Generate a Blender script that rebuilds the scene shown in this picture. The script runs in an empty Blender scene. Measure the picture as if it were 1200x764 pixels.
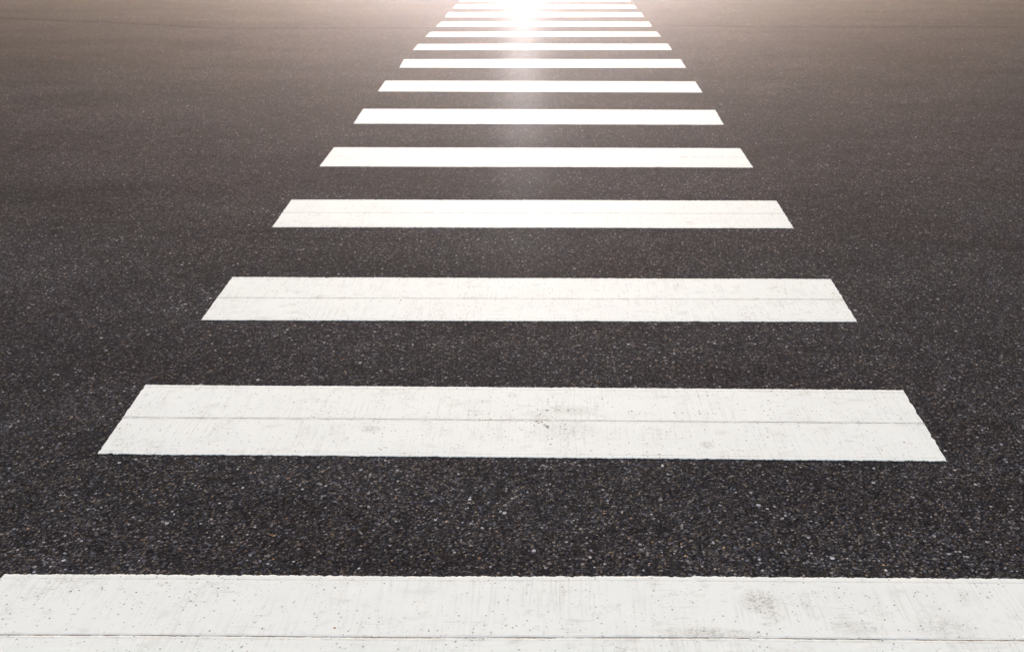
import bpy, math, random
from mathutils import Vector, noise
R = math.radians
sc = bpy.context.scene
C = sc.collection

# ------------------------------------------------------------------ camera
H = 1.75
cd = bpy.data.cameras.new('camera')
cd.sensor_fit = 'HORIZONTAL'; cd.sensor_width = 36.0; cd.lens = 36.0*1150/1200
cd.clip_start = 0.05; cd.clip_end = 3000
cd.dof.use_dof = True; cd.dof.focus_distance = 3.2; cd.dof.aperture_fstop = 5.6
cam = bpy.data.objects.new('camera', cd); C.objects.link(cam)
cam.location = (0, 0, H)
cam.rotation_euler = (R(90-24.7435), 0, R(2.1935))
sc.camera = cam

# ------------------------------------------------------------------ sky and sun
SUN_EL, SUN_AZ = 6.0, -1.6
SKY_TINT = (1.0, .97, 1.05, 1)
w = bpy.data.worlds.new('World'); sc.world = w; w.use_nodes = True
nt = w.node_tree; nt.nodes.clear()
sky = nt.nodes.new('ShaderNodeTexSky'); sky.sky_type = 'NISHITA'; sky.sun_disc = False
sky.sun_elevation = R(SUN_EL); sky.sun_rotation = R(SUN_AZ)
sky.air_density = 1.0; sky.dust_density = 3.0; sky.ozone_density = 1.0
bg = nt.nodes.new('ShaderNodeBackground'); bg.inputs['Strength'].default_value = 0.15
wo = nt.nodes.new('ShaderNodeOutputWorld')
wb = nt.nodes.new('ShaderNodeMix'); wb.data_type = 'RGBA'; wb.blend_type = 'MULTIPLY'; wb.inputs[0].default_value = 1; wb.inputs[7].default_value = SKY_TINT
nt.links.new(sky.outputs[0], wb.inputs[6]); nt.links.new(wb.outputs[2], bg.inputs['Color']); nt.links.new(bg.outputs[0], wo.inputs['Surface'])

sd = bpy.data.lights.new('sun', 'SUN'); sd.energy = 2.0; sd.angle = R(0.5); sd.color = (1.0, 0.93, 0.92)
sun = bpy.data.objects.new('sun', sd); C.objects.link(sun)
dv = Vector((math.sin(R(SUN_AZ))*math.cos(R(SUN_EL)), math.cos(R(SUN_AZ))*math.cos(R(SUN_EL)), math.sin(R(SUN_EL))))
sun.rotation_euler = (-dv).to_track_quat('-Z', 'Y').to_euler()
sun.location = dv*50

vs = sc.view_settings
vs.view_transform = 'Standard'; vs.look = 'None'; vs.gamma = 1; vs.use_curve_mapping = False
vs.exposure = 1.96

# ------------------------------------------------------------------ node helpers
class N:
    def __init__(s, name):
        s.m = bpy.data.materials.new(name); s.m.use_nodes = True
        s.t = s.m.node_tree; s.t.nodes.clear()
        s.out = s.t.nodes.new('ShaderNodeOutputMaterial')
        s.pos = s.t.nodes.new('ShaderNodeNewGeometry').outputs['Position']
    def n(s, typ, **kw):
        nd = s.t.nodes.new(typ)
        for k, v in kw.items(): setattr(nd, k, v)
        return nd
    def put(s, sock, v):
        if hasattr(v, 'is_output'): s.t.links.new(v, sock)
        elif isinstance(v, (tuple, list)) and len(v) == 3 and sock.type == 'RGBA': sock.default_value = (*v, 1)
        else: sock.default_value = v
    def math(s, op, a, b=0.0, c=None, clamp=False):
        nd = s.n('ShaderNodeMath', operation=op, use_clamp=clamp)
        s.put(nd.inputs[0], a); s.put(nd.inputs[1], b)
        if c is not None: s.put(nd.inputs[2], c)
        return nd.outputs[0]
    def mix(s, f, a, b, mode='MIX'):
        nd = s.n('ShaderNodeMix', data_type='RGBA', blend_type=mode)
        s.put(nd.inputs[0], f); s.put(nd.inputs[6], a); s.put(nd.inputs[7], b)
        return nd.outputs[2]
    def ramp(s, f, stops, interp='LINEAR'):
        nd = s.n('ShaderNodeValToRGB'); cr = nd.color_ramp; cr.interpolation = interp
        while len(cr.elements) < len(stops): cr.elements.new(0.5)
        for e, (p, c) in zip(cr.elements, stops):
            e.position = p; e.color = (c, c, c, 1) if not isinstance(c, tuple) else (*c, 1)
        s.put(nd.inputs[0], f)
        return nd.outputs[0]
    def scale(s, v, sx, sy, sz=1.0, off=(0, 0, 0)):
        nd = s.n('ShaderNodeMapping'); s.put(nd.inputs[0], v)
        nd.inputs['Scale'].default_value = (sx, sy, sz); nd.inputs['Location'].default_value = off
        return nd.outputs[0]
    def noise(s, v, sc_, det=3.0, rough=0.55, color=False):
        nd = s.n('ShaderNodeTexNoise'); s.put(nd.inputs['Vector'], v)
        nd.inputs['Scale'].default_value = sc_; nd.inputs['Detail'].default_value = det; nd.inputs['Roughness'].default_value = rough
        return nd.outputs['Color' if color else 'Fac']
    def vor(s, v, sc_, feature='F1'):
        nd = s.n('ShaderNodeTexVoronoi', feature=feature); s.put(nd.inputs['Vector'], v)
        nd.inputs['Scale'].default_value = sc_
        return nd
    def sep(s, c):
        nd = s.n('ShaderNodeSeparateColor'); s.put(nd.inputs[0], c); return nd.outputs
    def bump(s, h, strength, dist, normal=None):
        nd = s.n('ShaderNodeBump'); s.put(nd.inputs['Height'], h)
        nd.inputs['Strength'].default_value = strength; nd.inputs['Distance'].default_value = dist
        if normal is not None: s.put(nd.inputs['Normal'], normal)
        return nd.outputs[0]

# ------------------------------------------------------------------ asphalt
def asphalt():
    g = N('asphalt')
    # a little warp so the stones are irregular
    wv = g.n('ShaderNodeVectorMath', operation='SCALE'); g.put(wv.inputs[0], g.noise(g.pos, 140, 2, 0.5, True)); wv.inputs['Scale'].default_value = 0.004
    ad = g.n('ShaderNodeVectorMath', operation='ADD'); g.put(ad.inputs[0], g.pos); g.put(ad.inputs[1], wv.outputs[0])
    p = ad.outputs[0]
    v1 = g.vor(p, 150); c1 = g.sep(v1.outputs['Color'])
    v2 = g.vor(p, 330); c2 = g.sep(v2.outputs['Color'])
    v3 = g.vor(p, 85);  c3 = g.sep(v3.outputs['Color'])
    v4 = g.vor(p, 44);  c4 = g.sep(v4.outputs['Color'])
    # hue of each stone: blue-black, neutral, brown, tan
    hue = g.ramp(c1[1], [(0.0, (.020, .0195, .021)), (.26, (.028, .026, .026)), (.52, (.039, .033, .030)), (.76, (.050, .040, .029)), (.92, (.066, .063, .060)), (.99, (.095, .062, .036))], 'CONSTANT')
    val = g.ramp(c1[0], [(0, .30), (.45, .78), (.75, 1.45), (.93, 2.45), (1, 3.7)])
    col = g.mix(1.0, hue, val, 'MULTIPLY')
    sand = g.ramp(c2[0], [(0, .12), (.5, .8), (.85, 1.8), (1, 3.8)])
    col = g.mix(.58, col, g.mix(1.0, col, sand, 'MULTIPLY'))
    # dark bitumen between the stones
    gap = g.ramp(v1.outputs['Distance'], [(0.35, 0.0), (.75, 1.0)])
    col = g.mix(g.math('MULTIPLY', gap, .62), col, (.010, .010, .011))
    # larger single stones
    in3 = g.math('LESS_THAN', v3.outputs['Distance'], .40)
    big = g.math('MULTIPLY', in3, g.math('GREATER_THAN', c3[0], .935))
    bc = g.ramp(c3[1], [(0, (.10, .10, .11)), (.4, (.17, .155, .14)), (.72, (.26, .25, .24)), (.965, (.20, .10, .045)), (.98, (.42, .41, .40))], 'CONSTANT')
    col = g.mix(big, col, bc)
    in4 = g.math('LESS_THAN', v4.outputs['Distance'], .30)
    big4 = g.math('MULTIPLY', in4, g.math('GREATER_THAN', c4[0], .965))
    col = g.mix(big4, col, g.ramp(c4[1], [(0, (.07, .072, .08)), (.5, (.16, .145, .13)), (.85, (.30, .29, .28))], 'CONSTANT'))
    # patches worn lighter or browner by traffic
    low = g.noise(g.scale(g.pos, 1, 1.6), 0.9, 4, .6)
    mid = g.noise(g.pos, 9, 4, .65)
    f = g.math('ADD', g.math('MULTIPLY', low, .9), g.math('MULTIPLY', mid, .9))
    col = g.mix(1.0, col, g.ramp(f, [(.5, (.74, .74, .76)), (.75, (1.02, 1.02, 1.05)), (1.0, (1.34, 1.34, 1.37))]), 'MULTIPLY')
    col = g.mix(g.ramp(g.noise(g.scale(g.pos, .5, 1), 1.7, 4, .6), [(.45, 0), (.7, .55)]), col, g.mix(1.0, col, (1.14, 1.0, .98), 'MULTIPLY'))
    # broad paver lanes across the view, and faint whitish scuffs left by tyres and chalk
    lane = g.noise(g.scale(g.pos, .35, 1.0), 1.3, 5, .65)
    col = g.mix(1.0, col, g.ramp(lane, [(.36, .82), (.5, 1.0), (.64, 1.18)]), 'MULTIPLY')
    scf = g.math('MULTIPLY', g.ramp(g.noise(g.scale(g.pos, 2.2, 38), 1.0, 4, .7), [(.66, 0), (.72, 1)]), g.ramp(g.noise(g.pos, .8, 3, .6), [(.53, 0), (.62, 1)]))
    col = g.mix(g.math('MULTIPLY', g.math('MULTIPLY', scf, c1[0]), .45), col, (.20, .19, .175))
    # relief
    hgt = g.math('SUBTRACT', g.math('MULTIPLY', c1[2], .55), g.math('MULTIPLY', v1.outputs['Distance'], 1.0))
    hgt = g.math('ADD', hgt, g.math('MULTIPLY', g.math('SUBTRACT', 1.0, v2.outputs['Distance']), .35))
    hgt = g.math('ADD', hgt, g.math('MULTIPLY', big, .5))
    nb = g.bump(hgt, .75, .0030)
    b = g.n('ShaderNodeBsdfPrincipled')
    g.put(b.inputs['Base Color'], col); g.put(b.inputs['Normal'], nb)
    b.inputs['Roughness'].default_value = .62; b.inputs['Specular IOR Level'].default_value = 0.0
    b.inputs['Coat Weight'].default_value = COAT; b.inputs['Coat Roughness'].default_value = COAT_R; b.inputs['Coat IOR'].default_value = 1.5
    g.put(b.inputs['Coat Normal'], g.bump(hgt, .06, .0028))
    g.t.links.new(b.outputs[0], g.out.inputs[0])
    return g.m
COAT, COAT_R = .0029, .29

# ------------------------------------------------------------------ thermoplastic road paint
LIFT = .0014
SPOTS = [  # soft grime: x, y, radius x, radius y, strength (metres on the road)
    (.09, 3.079, .07, .030, .45), (-.01, 3.045, .05, .03, .35), (.08, 2.94, .09, .05, .35), (.576, 2.0775, .04, .035, .8), (.60, 2.03, .025, .03, .5),
    (.80, 1.99, .06, .02, .35), (1.03, 2.0, .06, .04, .3), (.42, 1.955, .10, .015, .6), (.55, 2.86, .02, .02, .7), (-.60, 2.92, .03, .02, .6), (1.16, 1.885, .10, .02, .5)]
PITS = [  # single chipped pits: x, y, radius
    (.011, 3.157, .0035), (.011, 3.138, .0045), (.011, 3.119, .0035), (.008, 3.075, .0060), (.051, 3.077, .0035), (.084, 3.078, .0050), (.106, 3.079, .0030), (-.026, 3.080, .0035),
    (-.025, 3.037, .0035), (-.016, 3.044, .0045), (-.028, 2.995, .0055), (-.021, 2.984, .0045), (-.010, 2.990, .0055), (.009, 2.961, .0075), (.000, 2.973, .0050), (.012, 2.950, .0045),
    (.009, 2.893, .0035), (.021, 2.844, .0045), (.012, 2.876, .0035), (.074, 2.946, .0045), (.056, 2.963, .0035), (.071, 2.975, .0035), (-.190, 3.001, .0050), (-.199, 2.995, .0045),
    (.311, 3.081, .0045), (.341, 3.076, .0030), (.462, 3.074, .0045), (.492, 3.075, .0035), (.553, 3.071, .0045), (.793, 3.069, .0035), (.583, 3.073, .003)]
def paint():
    g = N('white_road_paint')
    xs = g.n('ShaderNodeSeparateXYZ'); g.put(xs.inputs[0], g.pos); X, Y = xs.outputs[0], xs.outputs[1]
    tone = g.noise(g.pos, 3.0, 4, .6)
    col = g.mix(tone, (.845, .825, .725), (.79, .77, .67))
    # drag marks of the screed box, across the stripe
    drag = g.noise(g.scale(g.pos, 135, 6, 1), 1.0, 4, .6)
    dm = g.math('MULTIPLY', g.ramp(drag, [(.50, 0), (.68, 1)]), g.ramp(g.noise(g.pos, 4.5, 3, .6), [(.36, 0), (.60, 1)]))
    col = g.mix(g.math('MULTIPLY', dm, .50), col, (.60, .56, .47))
    # thin scuffs lengthways
    sc2 = g.noise(g.scale(g.pos, 6, 120, 1), 1.0, 4, .65)
    sm = g.math('MULTIPLY', g.ramp(sc2, [(.57, 0), (.67, 1)]), g.ramp(g.noise(g.pos, 7, 3, .6), [(.50, 0), (.60, 1)]))
    col = g.mix(g.math('MULTIPLY', sm, .5), col, (.50, .48, .44))
    # soft grime
    gr = g.ramp(g.noise(g.scale(g.pos, 1, 1.5), 11, 5, .68), [(.56, 0), (.74, 1)])
    col = g.mix(g.math('MULTIPLY', gr, .45), col, (.54, .49, .39))
    # pits: small dark pin holes and grit
    wp = g.math('SUBTRACT', g.math('MULTIPLY', g.noise(g.pos, 7, 3, .65), 3.0), 1.5)
    for sc_, thr, rad, k, c in ((70, .90, .19, .85, (.13, .12, .10)), (38, .91, .11, .95, (.05, .045, .04)), (150, .87, .30, .50, (.26, .23, .19)), (110, .90, .27, .75, (.18, .16, .13)), (55, .965, .20, .9, (.30, .15, .05))):
        v = g.vor(g.pos, sc_); cc = g.sep(v.outputs['Color'])
        m = g.math('MULTIPLY', g.ramp(v.outputs['Distance'], [(rad*.7, 1), (rad*1.3, 0)]), g.math('GREATER_THAN', g.math('ADD', cc[0], g.math('MULTIPLY', wp, .10)), thr+.05))
        col = g.mix(g.math('MULTIPLY', m, k), col, c)
    # individual stains
    tot = None
    for (sx, sy, rx, ry, k) in SPOTS:
        dx = g.math('DIVIDE', g.math('SUBTRACT', X, sx), rx); dy = g.math('DIVIDE', g.math('SUBTRACT', Y, sy), ry)
        d = g.math('ADD', g.math('MULTIPLY', dx, dx), g.math('MULTIPLY', dy, dy))
        f = g.math('MULTIPLY', g.math('SUBTRACT', 1.0, g.math('MULTIPLY', d, .45), clamp=True), k)
        tot = f if tot is None else g.math('MAXIMUM', tot, f)
    tex = g.ramp(g.noise(g.pos, 95, 5, .78), [(.47, 0), (.58, 1)])
    col = g.mix(g.math('MULTIPLY', g.math('MULTIPLY', tot, tex), .85), col, (.27, .215, .145))
    col = g.mix(g.math('MULTIPLY', tot, .20), col, (.45, .41, .34))
    wj = g.n('ShaderNodeVectorMath', operation='SCALE'); g.put(wj.inputs[0], g.noise(g.pos, 260, 2, .5, True)); wj.inputs['Scale'].default_value = .006
    wa = g.n('ShaderNodeVectorMath', operation='ADD'); g.put(wa.inputs[0], g.pos); g.put(wa.inputs[1], wj.outputs[0])
    pm = None
    for (sx, sy, rad) in PITS:
        ds = g.n('ShaderNodeVectorMath', operation='DISTANCE'); g.put(ds.inputs[0], wa.outputs[0]); ds.inputs[1].default_value = (sx+.003, sy+.003, LIFT+.003)
        f = g.math('MULTIPLY', g.math('SUBTRACT', rad*1.15, ds.outputs['Value']), 420.0, clamp=True)
        pm = f if pm is None else g.math('MAXIMUM', pm, f)
    col = g.mix(g.math('MULTIPLY', pm, .85), col, (.17, .145, .12))
    # hair cracks and flaked arcs, in a few places only
    ck = g.math('ABSOLUTE', g.math('SUBTRACT', g.noise(g.pos, 16, 3, .55), .5))
    cm = g.math('MULTIPLY', g.ramp(ck, [(.0, 1), (.010, 0)]), g.ramp(g.noise(g.pos, 3.1, 3, .6), [(.55, 0), (.62, 1)]))
    col = g.mix(g.math('MULTIPLY', cm, .42), col, (.30, .27, .22))
    # dirt caught along the seam and the edge lip
    at = g.n('ShaderNodeAttribute', attribute_name='dirt')
    dn = g.ramp(g.noise(g.scale(g.pos, 22, 60, 1), 1.0, 4, .7), [(.40, .10), (.66, 1)])
    col = g.mix(g.math('MULTIPLY', g.math('MULTIPLY', at.outputs['Fac'], dn), .75), col, (.34, .29, .23))
    hgt = g.math('ADD', g.math('MULTIPLY', drag, .5), g.noise(g.pos, 60, 4, .6))
    hgt = g.math('ADD', hgt, g.math('MULTIPLY', g.noise(g.scale(g.pos, 1, 1.4), 14, 3, .5), 2.0))
    b = g.n('ShaderNodeBsdfPrincipled'); g.put(b.inputs['Base Color'], col)
    g.put(b.inputs['Normal'], g.bump(hgt, .10, .002))
    b.inputs['Roughness'].default_value = .75; b.inputs['Specular IOR Level'].default_value = .05
    g.t.links.new(b.outputs[0], g.out.inputs[0])
    return g.m
def seam_mat():
    g = N('dirt_filled_seam')
    f = g.noise(g.scale(g.pos, 10, 3, 1), 1.0, 5, .75)
    col = g.ramp(f, [(.34, (.10, .07, .045)), (.48, (.24, .18, .12)), (.60, (.62, .59, .52))])
    b = g.n('ShaderNodeBsdfPrincipled'); g.put(b.inputs['Base Color'], col); b.inputs['Roughness'].default_value = .9
    g.t.links.new(b.outputs[0], g.out.inputs[0]); return g.m
def joint_mat():
    g = N('bitumen_joint')
    b = g.n('ShaderNodeBsdfPrincipled'); g.put(b.inputs['Base Color'], g.mix(g.noise(g.pos, 30, 4, .7), (.003, .003, .003), (.008, .008, .008)))
    b.inputs['Roughness'].default_value = .75
    b.inputs['Specular IOR Level'].default_value = 0.0
    g.t.links.new(b.outputs[0], g.out.inputs[0]); return g.m
M_ASPH, M_PAINT, M_SEAM, M_JOINT = asphalt(), paint(), seam_mat(), joint_mat()

def mesh_obj(name, verts, faces, mat, parent=None, smooth=False):
    me = bpy.data.meshes.new(name); me.from_pydata(verts, [], faces); me.materials.append(mat); me.update()
    if smooth:
        for p in me.polygons: p.use_smooth = True
    o = bpy.data.objects.new(name, me); C.objects.link(o); o.parent = parent
    return o

# ------------------------------------------------------------------ ground: the road as one sheet with a gentle unevenness
def road():
    # rows and columns get coarser with distance, so the near road is finely undulating
    def axis(lo, hi, n): return [lo+(hi-lo)*i/n for i in range(n+1)]
    xs = [-1500, -400, -120, -50, -25] + axis(-14, 14, 112) + [25, 50, 120, 400, 1500]
    ys = [-1500, -400, -100, -30, -10] + axis(-3, 25, 112) + [40, 60, 100, 200, 400, 800, 2000]
    vs_ = [(x, y, 0) for y in ys for x in xs]
    nx = len(xs)
    fs = [(j*nx+i, j*nx+i+1, (j+1)*nx+i+1, (j+1)*nx+i) for j in range(len(ys)-1) for i in range(nx-1)]
    o = mesh_obj('road', vs_, fs, M_ASPH, smooth=True)
    o['kind'] = 'structure'
road()

def ribbon(name, pts, width, z, seed, step=.03):
    rnd = random.Random(seed); V = []; F = []
    L = []
    for a, b in zip(pts, pts[1:]):
        n = max(1, int((Vector(b)-Vector(a)).length/step))
        L += [Vector(a).lerp(Vector(b), i/n) for i in range(n)]
    L.append(Vector(pts[-1]))
    for i, p in enumerate(L):
        wob = .035*noise.noise(Vector((p.x*.9, seed, 0))) + .012*noise.noise(Vector((p.x*6, seed, 3)))
        hw = width*(.55+.5*noise.noise(Vector((p.x*2.5, seed, 7)))+.25*rnd.random())
        hw = max(hw, width*.12)
        V += [(p.x, p.y+wob-hw, z), (p.x, p.y+wob+hw, z)]
    F = [(2*i, 2*i+2, 2*i+3, 2*i+1) for i in range(len(L)-1)]
    return mesh_obj(name, V, F, M_JOINT)
j = ribbon('road_joint', [(-9.5, 13.75), (-7.3, 13.28), (-5.4, 12.86), (-4.2, 12.47), (-2.4, 12.55), (-1.50, 12.58)], .045, .003, 1); j['kind'] = 'structure'
j = ribbon('road_joint', [(1.34, 12.9), (3.2, 12.86), (5.9, 12.95), (9, 13.1)], .045, .003, 2); j['kind'] = 'structure'

def crack(pts, width, seed):
    rnd = random.Random(seed); V = []
    L = [Vector(a).lerp(Vector(b), k/14) for a, b in zip(pts, pts[1:]) for k in range(14)]
    for k, p in enumerate(L):
        e = math.sin(math.pi*k/(len(L)-1)); hw = width*(.15+e*(.4+.9*rnd.random()))
        y = p.y + .004*noise.noise(Vector((p.x*60, seed, 0)))
        V += [(p.x, y-hw, .0012), (p.x, y+hw, .0012)]
    o = mesh_obj('road_crack', V, [(2*k, 2*k+2, 2*k+3, 2*k+1) for k in range(len(L)-1)], M_JOINT); o['kind'] = 'structure'
crack([(-.10, 2.690), (.035, 2.686), (.085, 2.681), (.16, 2.668)], .0022, 5)
# ------------------------------------------------------------------ the crossing stripes
def band(name, parent, P, t0, t1, seed, step, ragged_far, ragged_near):
    """one paint pass: P(s,t) gives the road point, s 0..1 left to right, t 0..1 far to near"""
    rnd = random.Random(seed)
    width = (Vector(P(1, t0))-Vector(P(0, t0))).length
    depth = abs(P(.5, t0)[1]-P(.5, t1)[1])
    nc = int(width/step)
    # rows: t position, z, dirt
    D = lambda m: m/depth
    prof = [(0, -LIFT-.002, 0), (0, LIFT-.0002, 0), (D(.003), LIFT, 0)]
    if ragged_far: prof += [(D(.015), LIFT, .0), (D(.019), LIFT-.00012, .8), (D(.023), LIFT, 0)]
    else: prof += [(D(.005), LIFT, .7), (D(.012), LIFT, .0)]
    last = D(.03)
    for i in range(1, 9): prof.append((last+(1-2*last)*i/9, LIFT, 0))
    if ragged_near: prof += [(1-D(.023), LIFT, 0), (1-D(.019), LIFT-.0001, .6), (1-D(.015), LIFT, 0)]
    else: prof += [(1-D(.010), LIFT, 0), (1-D(.005), LIFT, .6)]
    prof += [(1-D(.003), LIFT, 0.0), (1, LIFT-.0003, 0), (1, -LIFT-.002, 0)]
    def jag(s, sd, amp):
        x = s*width
        return amp*(0.8*noise.noise(Vector((x*55, sd, .3)))+1.0*noise.noise(Vector((x*160, sd, 4.1)))+.4*noise.noise(Vector((x*6, sd, 9)))) + amp*.5*(rnd.random()-.5)
    def chip(s, sd):
        x = s*width; v = noise.noise(Vector((x*11, sd, 2.2)))
        return max(0, v-.50)*.015 + max(0, noise.noise(Vector((x*45, sd, 6.5)))-.5)*.02
    nr = len(prof)
    jf = [jag(c/nc, seed*1.7, .0030 if ragged_far else .0011) for c in range(nc+1)]
    jn = [jag(c/nc, seed*1.7+50, .0034 if ragged_near else .0011) for c in range(nc+1)]
    if ragged_far: jf = [v-chip(c/nc, seed+.3) for c, v in enumerate(jf)]
    if ragged_near: jn = [v+chip(c/nc, seed+.6) for c, v in enumerate(jn)]
    el = [.0045*noise.noise(Vector((r*.9, seed, 20)))+.002*(rnd.random()-.5) for r in range(nr)]
    er = [.0060*noise.noise(Vector((r*.8, seed, 30)))+.003*(rnd.random()-.5) for r in range(nr)]
    V = []; A = []
    for r, (q, z, d) in enumerate(prof):
        t = t0+(t1-t0)*q
        for c in range(nc+1):
            s = c/nc
            x, y = P(s, t)
            wf, wn = max(0, 1-q*depth/.012), max(0, 1-(1-q)*depth/.012)
            y += jf[c]*wf + jn[c]*wn
            if c <= 1: x += el[r]
            if c >= nc-1: x += er[r]
            zz = z
            if 0 < r < nr-1 and (c == 0 or c == nc): zz = LIFT*.85
            if 2 <= r <= nr-3: zz += .00025*noise.noise(Vector((x*9, y*9, seed)))
            V.append((x, y, zz)); A.append(d)
    w_ = nc+1
    F = [((r+1)*w_+c, (r+1)*w_+c+1, r*w_+c+1, r*w_+c) for r in range(nr-1) for c in range(nc)]
    n0 = len(V)                                         # the two end walls
    for c in (0, nc):
        b = len(V)
        for r in range(1, nr-1):
            x, y, z = V[r*w_+c]; V.append((x, y, -.003)); A.append(0)
        for r in range(1, nr-2):
            q = (r*w_+c, (r+1)*w_+c, b+r, b+r-1)
            F.append(q if c == 0 else q[::-1])
    o = mesh_obj(name, V, F, M_PAINT, parent)
    at = o.data.attributes.new('dirt', 'FLOAT', 'POINT'); at.data.foreach_set('value', A)
    return o
def stripe(i, corners, seam_t, label, step):
    TL, TR, BR, BL = [Vector(c) for c in corners]
    def P(s, t):
        a = TL.lerp(TR, s); b = BL.lerp(BR, s); v = a.lerp(b, t)
        return v.x, v.y + .004*noise.noise(Vector((v.x*1.3, i*7.1, 0)))
    depth = TL.y-BL.y
    e = Vector((0, 0, 0)); m = (TL+TR+BL+BR)/4
    root = bpy.data.objects.new('crossing_stripe', None); C.objects.link(root)
    root.location = (m.x, m.y, 0); root.empty_display_size = .2
    root['label'] = label; root['category'] = 'road marking'; root['group'] = 'white stripes of the pedestrian crossing'
    g = .0016/depth
    kids = [band('paint_band', root, P, 0, seam_t-g, i*2+1, step, True, False),
            band('paint_band', root, P, seam_t+g, 1, i*2+2, step, False, True)]
    kids[0]['label'] = 'far paint band of the stripe'; kids[1]['label'] = 'near paint band of the stripe'
    V = []; n = int((TR-TL).length/.02)
    for k in range(n+1):
        s = .001+.998*k/n
        for t in (seam_t-g*1.3, seam_t+g*1.3):
            x, y = P(s, t); V.append((x, y+.0014*noise.noise(Vector((x*14, i, 1))), LIFT-.0002))
    kids.append(mesh_obj('seam_line', V, [(2*k+1, 2*k+3, 2*k+2, 2*k) for k in range(n)], M_SEAM, root))
    for o in kids: o.matrix_parent_inverse = root.matrix_basis.inverted()
    for o in kids:      # keep the mesh in local coordinates of its stripe
        o.matrix_parent_inverse.identity()
        for v in o.data.vertices: v.co.x -= m.x; v.co.y -= m.y
Q = [  # far left, far right, near right, near left (metres)
((-1.4790, 2.1104), (1.3560, 2.2015), (1.3500, 1.7220), (-1.4800, 1.6360)),
((-1.5050, 3.2116), (1.3340, 3.2766), (1.3203, 2.7889), (-1.4813, 2.7285)),
((-1.5006, 4.2977), (1.3477, 4.3796), (1.3346, 3.8905), (-1.4880, 3.8019)),
((-1.5144, 5.5219), (1.3423, 5.6113), (1.3348, 5.1178), (-1.4998, 5.0263)),
((-1.5119, 6.7417), (1.3390, 6.8225), (1.3374, 6.3278), (-1.5059, 6.2478)),
((-1.5235, 7.9814), (1.3474, 8.0499), (1.3352, 7.5352), (-1.5066, 7.4603)),
((-1.5285, 9.1827), (1.3408, 9.2514), (1.3415, 8.7526), (-1.5184, 8.6952)),
((-1.5148, 10.3355), (1.3469, 10.4451), (1.3447, 9.9585), (-1.4936, 9.8639)),
((-1.4936, 11.3322), (1.3222, 11.4645), (1.3245, 11.0452), (-1.4974, 10.9314)),
((-1.4598, 12.2646), (1.2834, 12.3909), (1.2998, 12.0133), (-1.4736, 11.8804)),
((-1.4226, 13.1553), (1.2662, 13.2663), (1.2698, 12.8446), (-1.4441, 12.7406)),
((-1.4203, 14.1002), (1.2430, 14.1930), (1.2443, 13.7575), (-1.4204, 13.6296)),
((-1.3927, 14.9745), (1.2148, 15.0436), (1.2161, 14.6545), (-1.3993, 14.5738)),
((-1.3830, 15.8185), (1.1967, 15.9059), (1.1954, 15.4845), (-1.3818, 15.3966)),
]
SEAM = [.50, .505, .505, .49, .49, .48]
LAB = [
 'nearest white stripe, cut off by the photo bottom, brown stains toward its right end',
 'second white stripe from the bottom, with a dark pitted blotch at mid-length on its seam',
 'third white stripe from the bottom, clean with a thin grey seam along its middle',
 'fourth white stripe from the bottom, between the third and fifth stripes of the crossing',
 'fifth white stripe from the bottom, faint seam only just visible',
 'sixth white stripe from the bottom, narrow band with seam barely visible',
 'seventh white stripe from the bottom, halfway along the crossing',
 'eighth white stripe from the bottom, seventh from the top edge of the photo',
 'ninth white stripe from the bottom, sixth from the top edge of the photo',
 'tenth white stripe from the bottom, fifth from the top edge of the photo',
 'fourth white stripe from the top edge, at the lower rim of the glare',
 'third white stripe from the top edge of the photo, inside the glare',
 'second white stripe from the top edge of the photo, running through the brightest glare',
 'farthest white stripe, a thin sliver touching the top edge of the photo']
for i, q in enumerate(Q):
    stripe(i, q, SEAM[i] if i < len(SEAM) else .49, LAB[i], .004 if i < 3 else (.007 if i < 7 else .015))

# ------------------------------------------------------------------ scattering volume added over the road to imitate the sun's lens bloom
def bloom_haze():
    bm_v = [(x, y, z) for z in (-1.0, HAZE_TOP) for y in (-1600, 2100) for x in (-1600, 1600)]
    F = [(0, 2, 3, 1), (4, 5, 7, 6), (0, 1, 5, 4), (2, 6, 7, 3), (0, 4, 6, 2), (1, 3, 7, 5)]
    m = bpy.data.materials.new('bloom_haze'); m.use_nodes = True; t = m.node_tree; t.nodes.clear()
    o = t.nodes.new('ShaderNodeOutputMaterial'); v = t.nodes.new('ShaderNodeVolumePrincipled')
    v.inputs['Color'].default_value = (.94, .915, .965, 1); v.inputs['Density'].default_value = HAZE_D; v.inputs['Anisotropy'].default_value = HAZE_G
    t.links.new(v.outputs[0], o.inputs['Volume'])
    ob = mesh_obj('bloom_haze', bm_v, F, m); ob['kind'] = 'stuff'; ob.display_type = 'WIRE'
HAZE_TOP, HAZE_D, HAZE_G = 2.2, .0068, .92
bloom_haze()
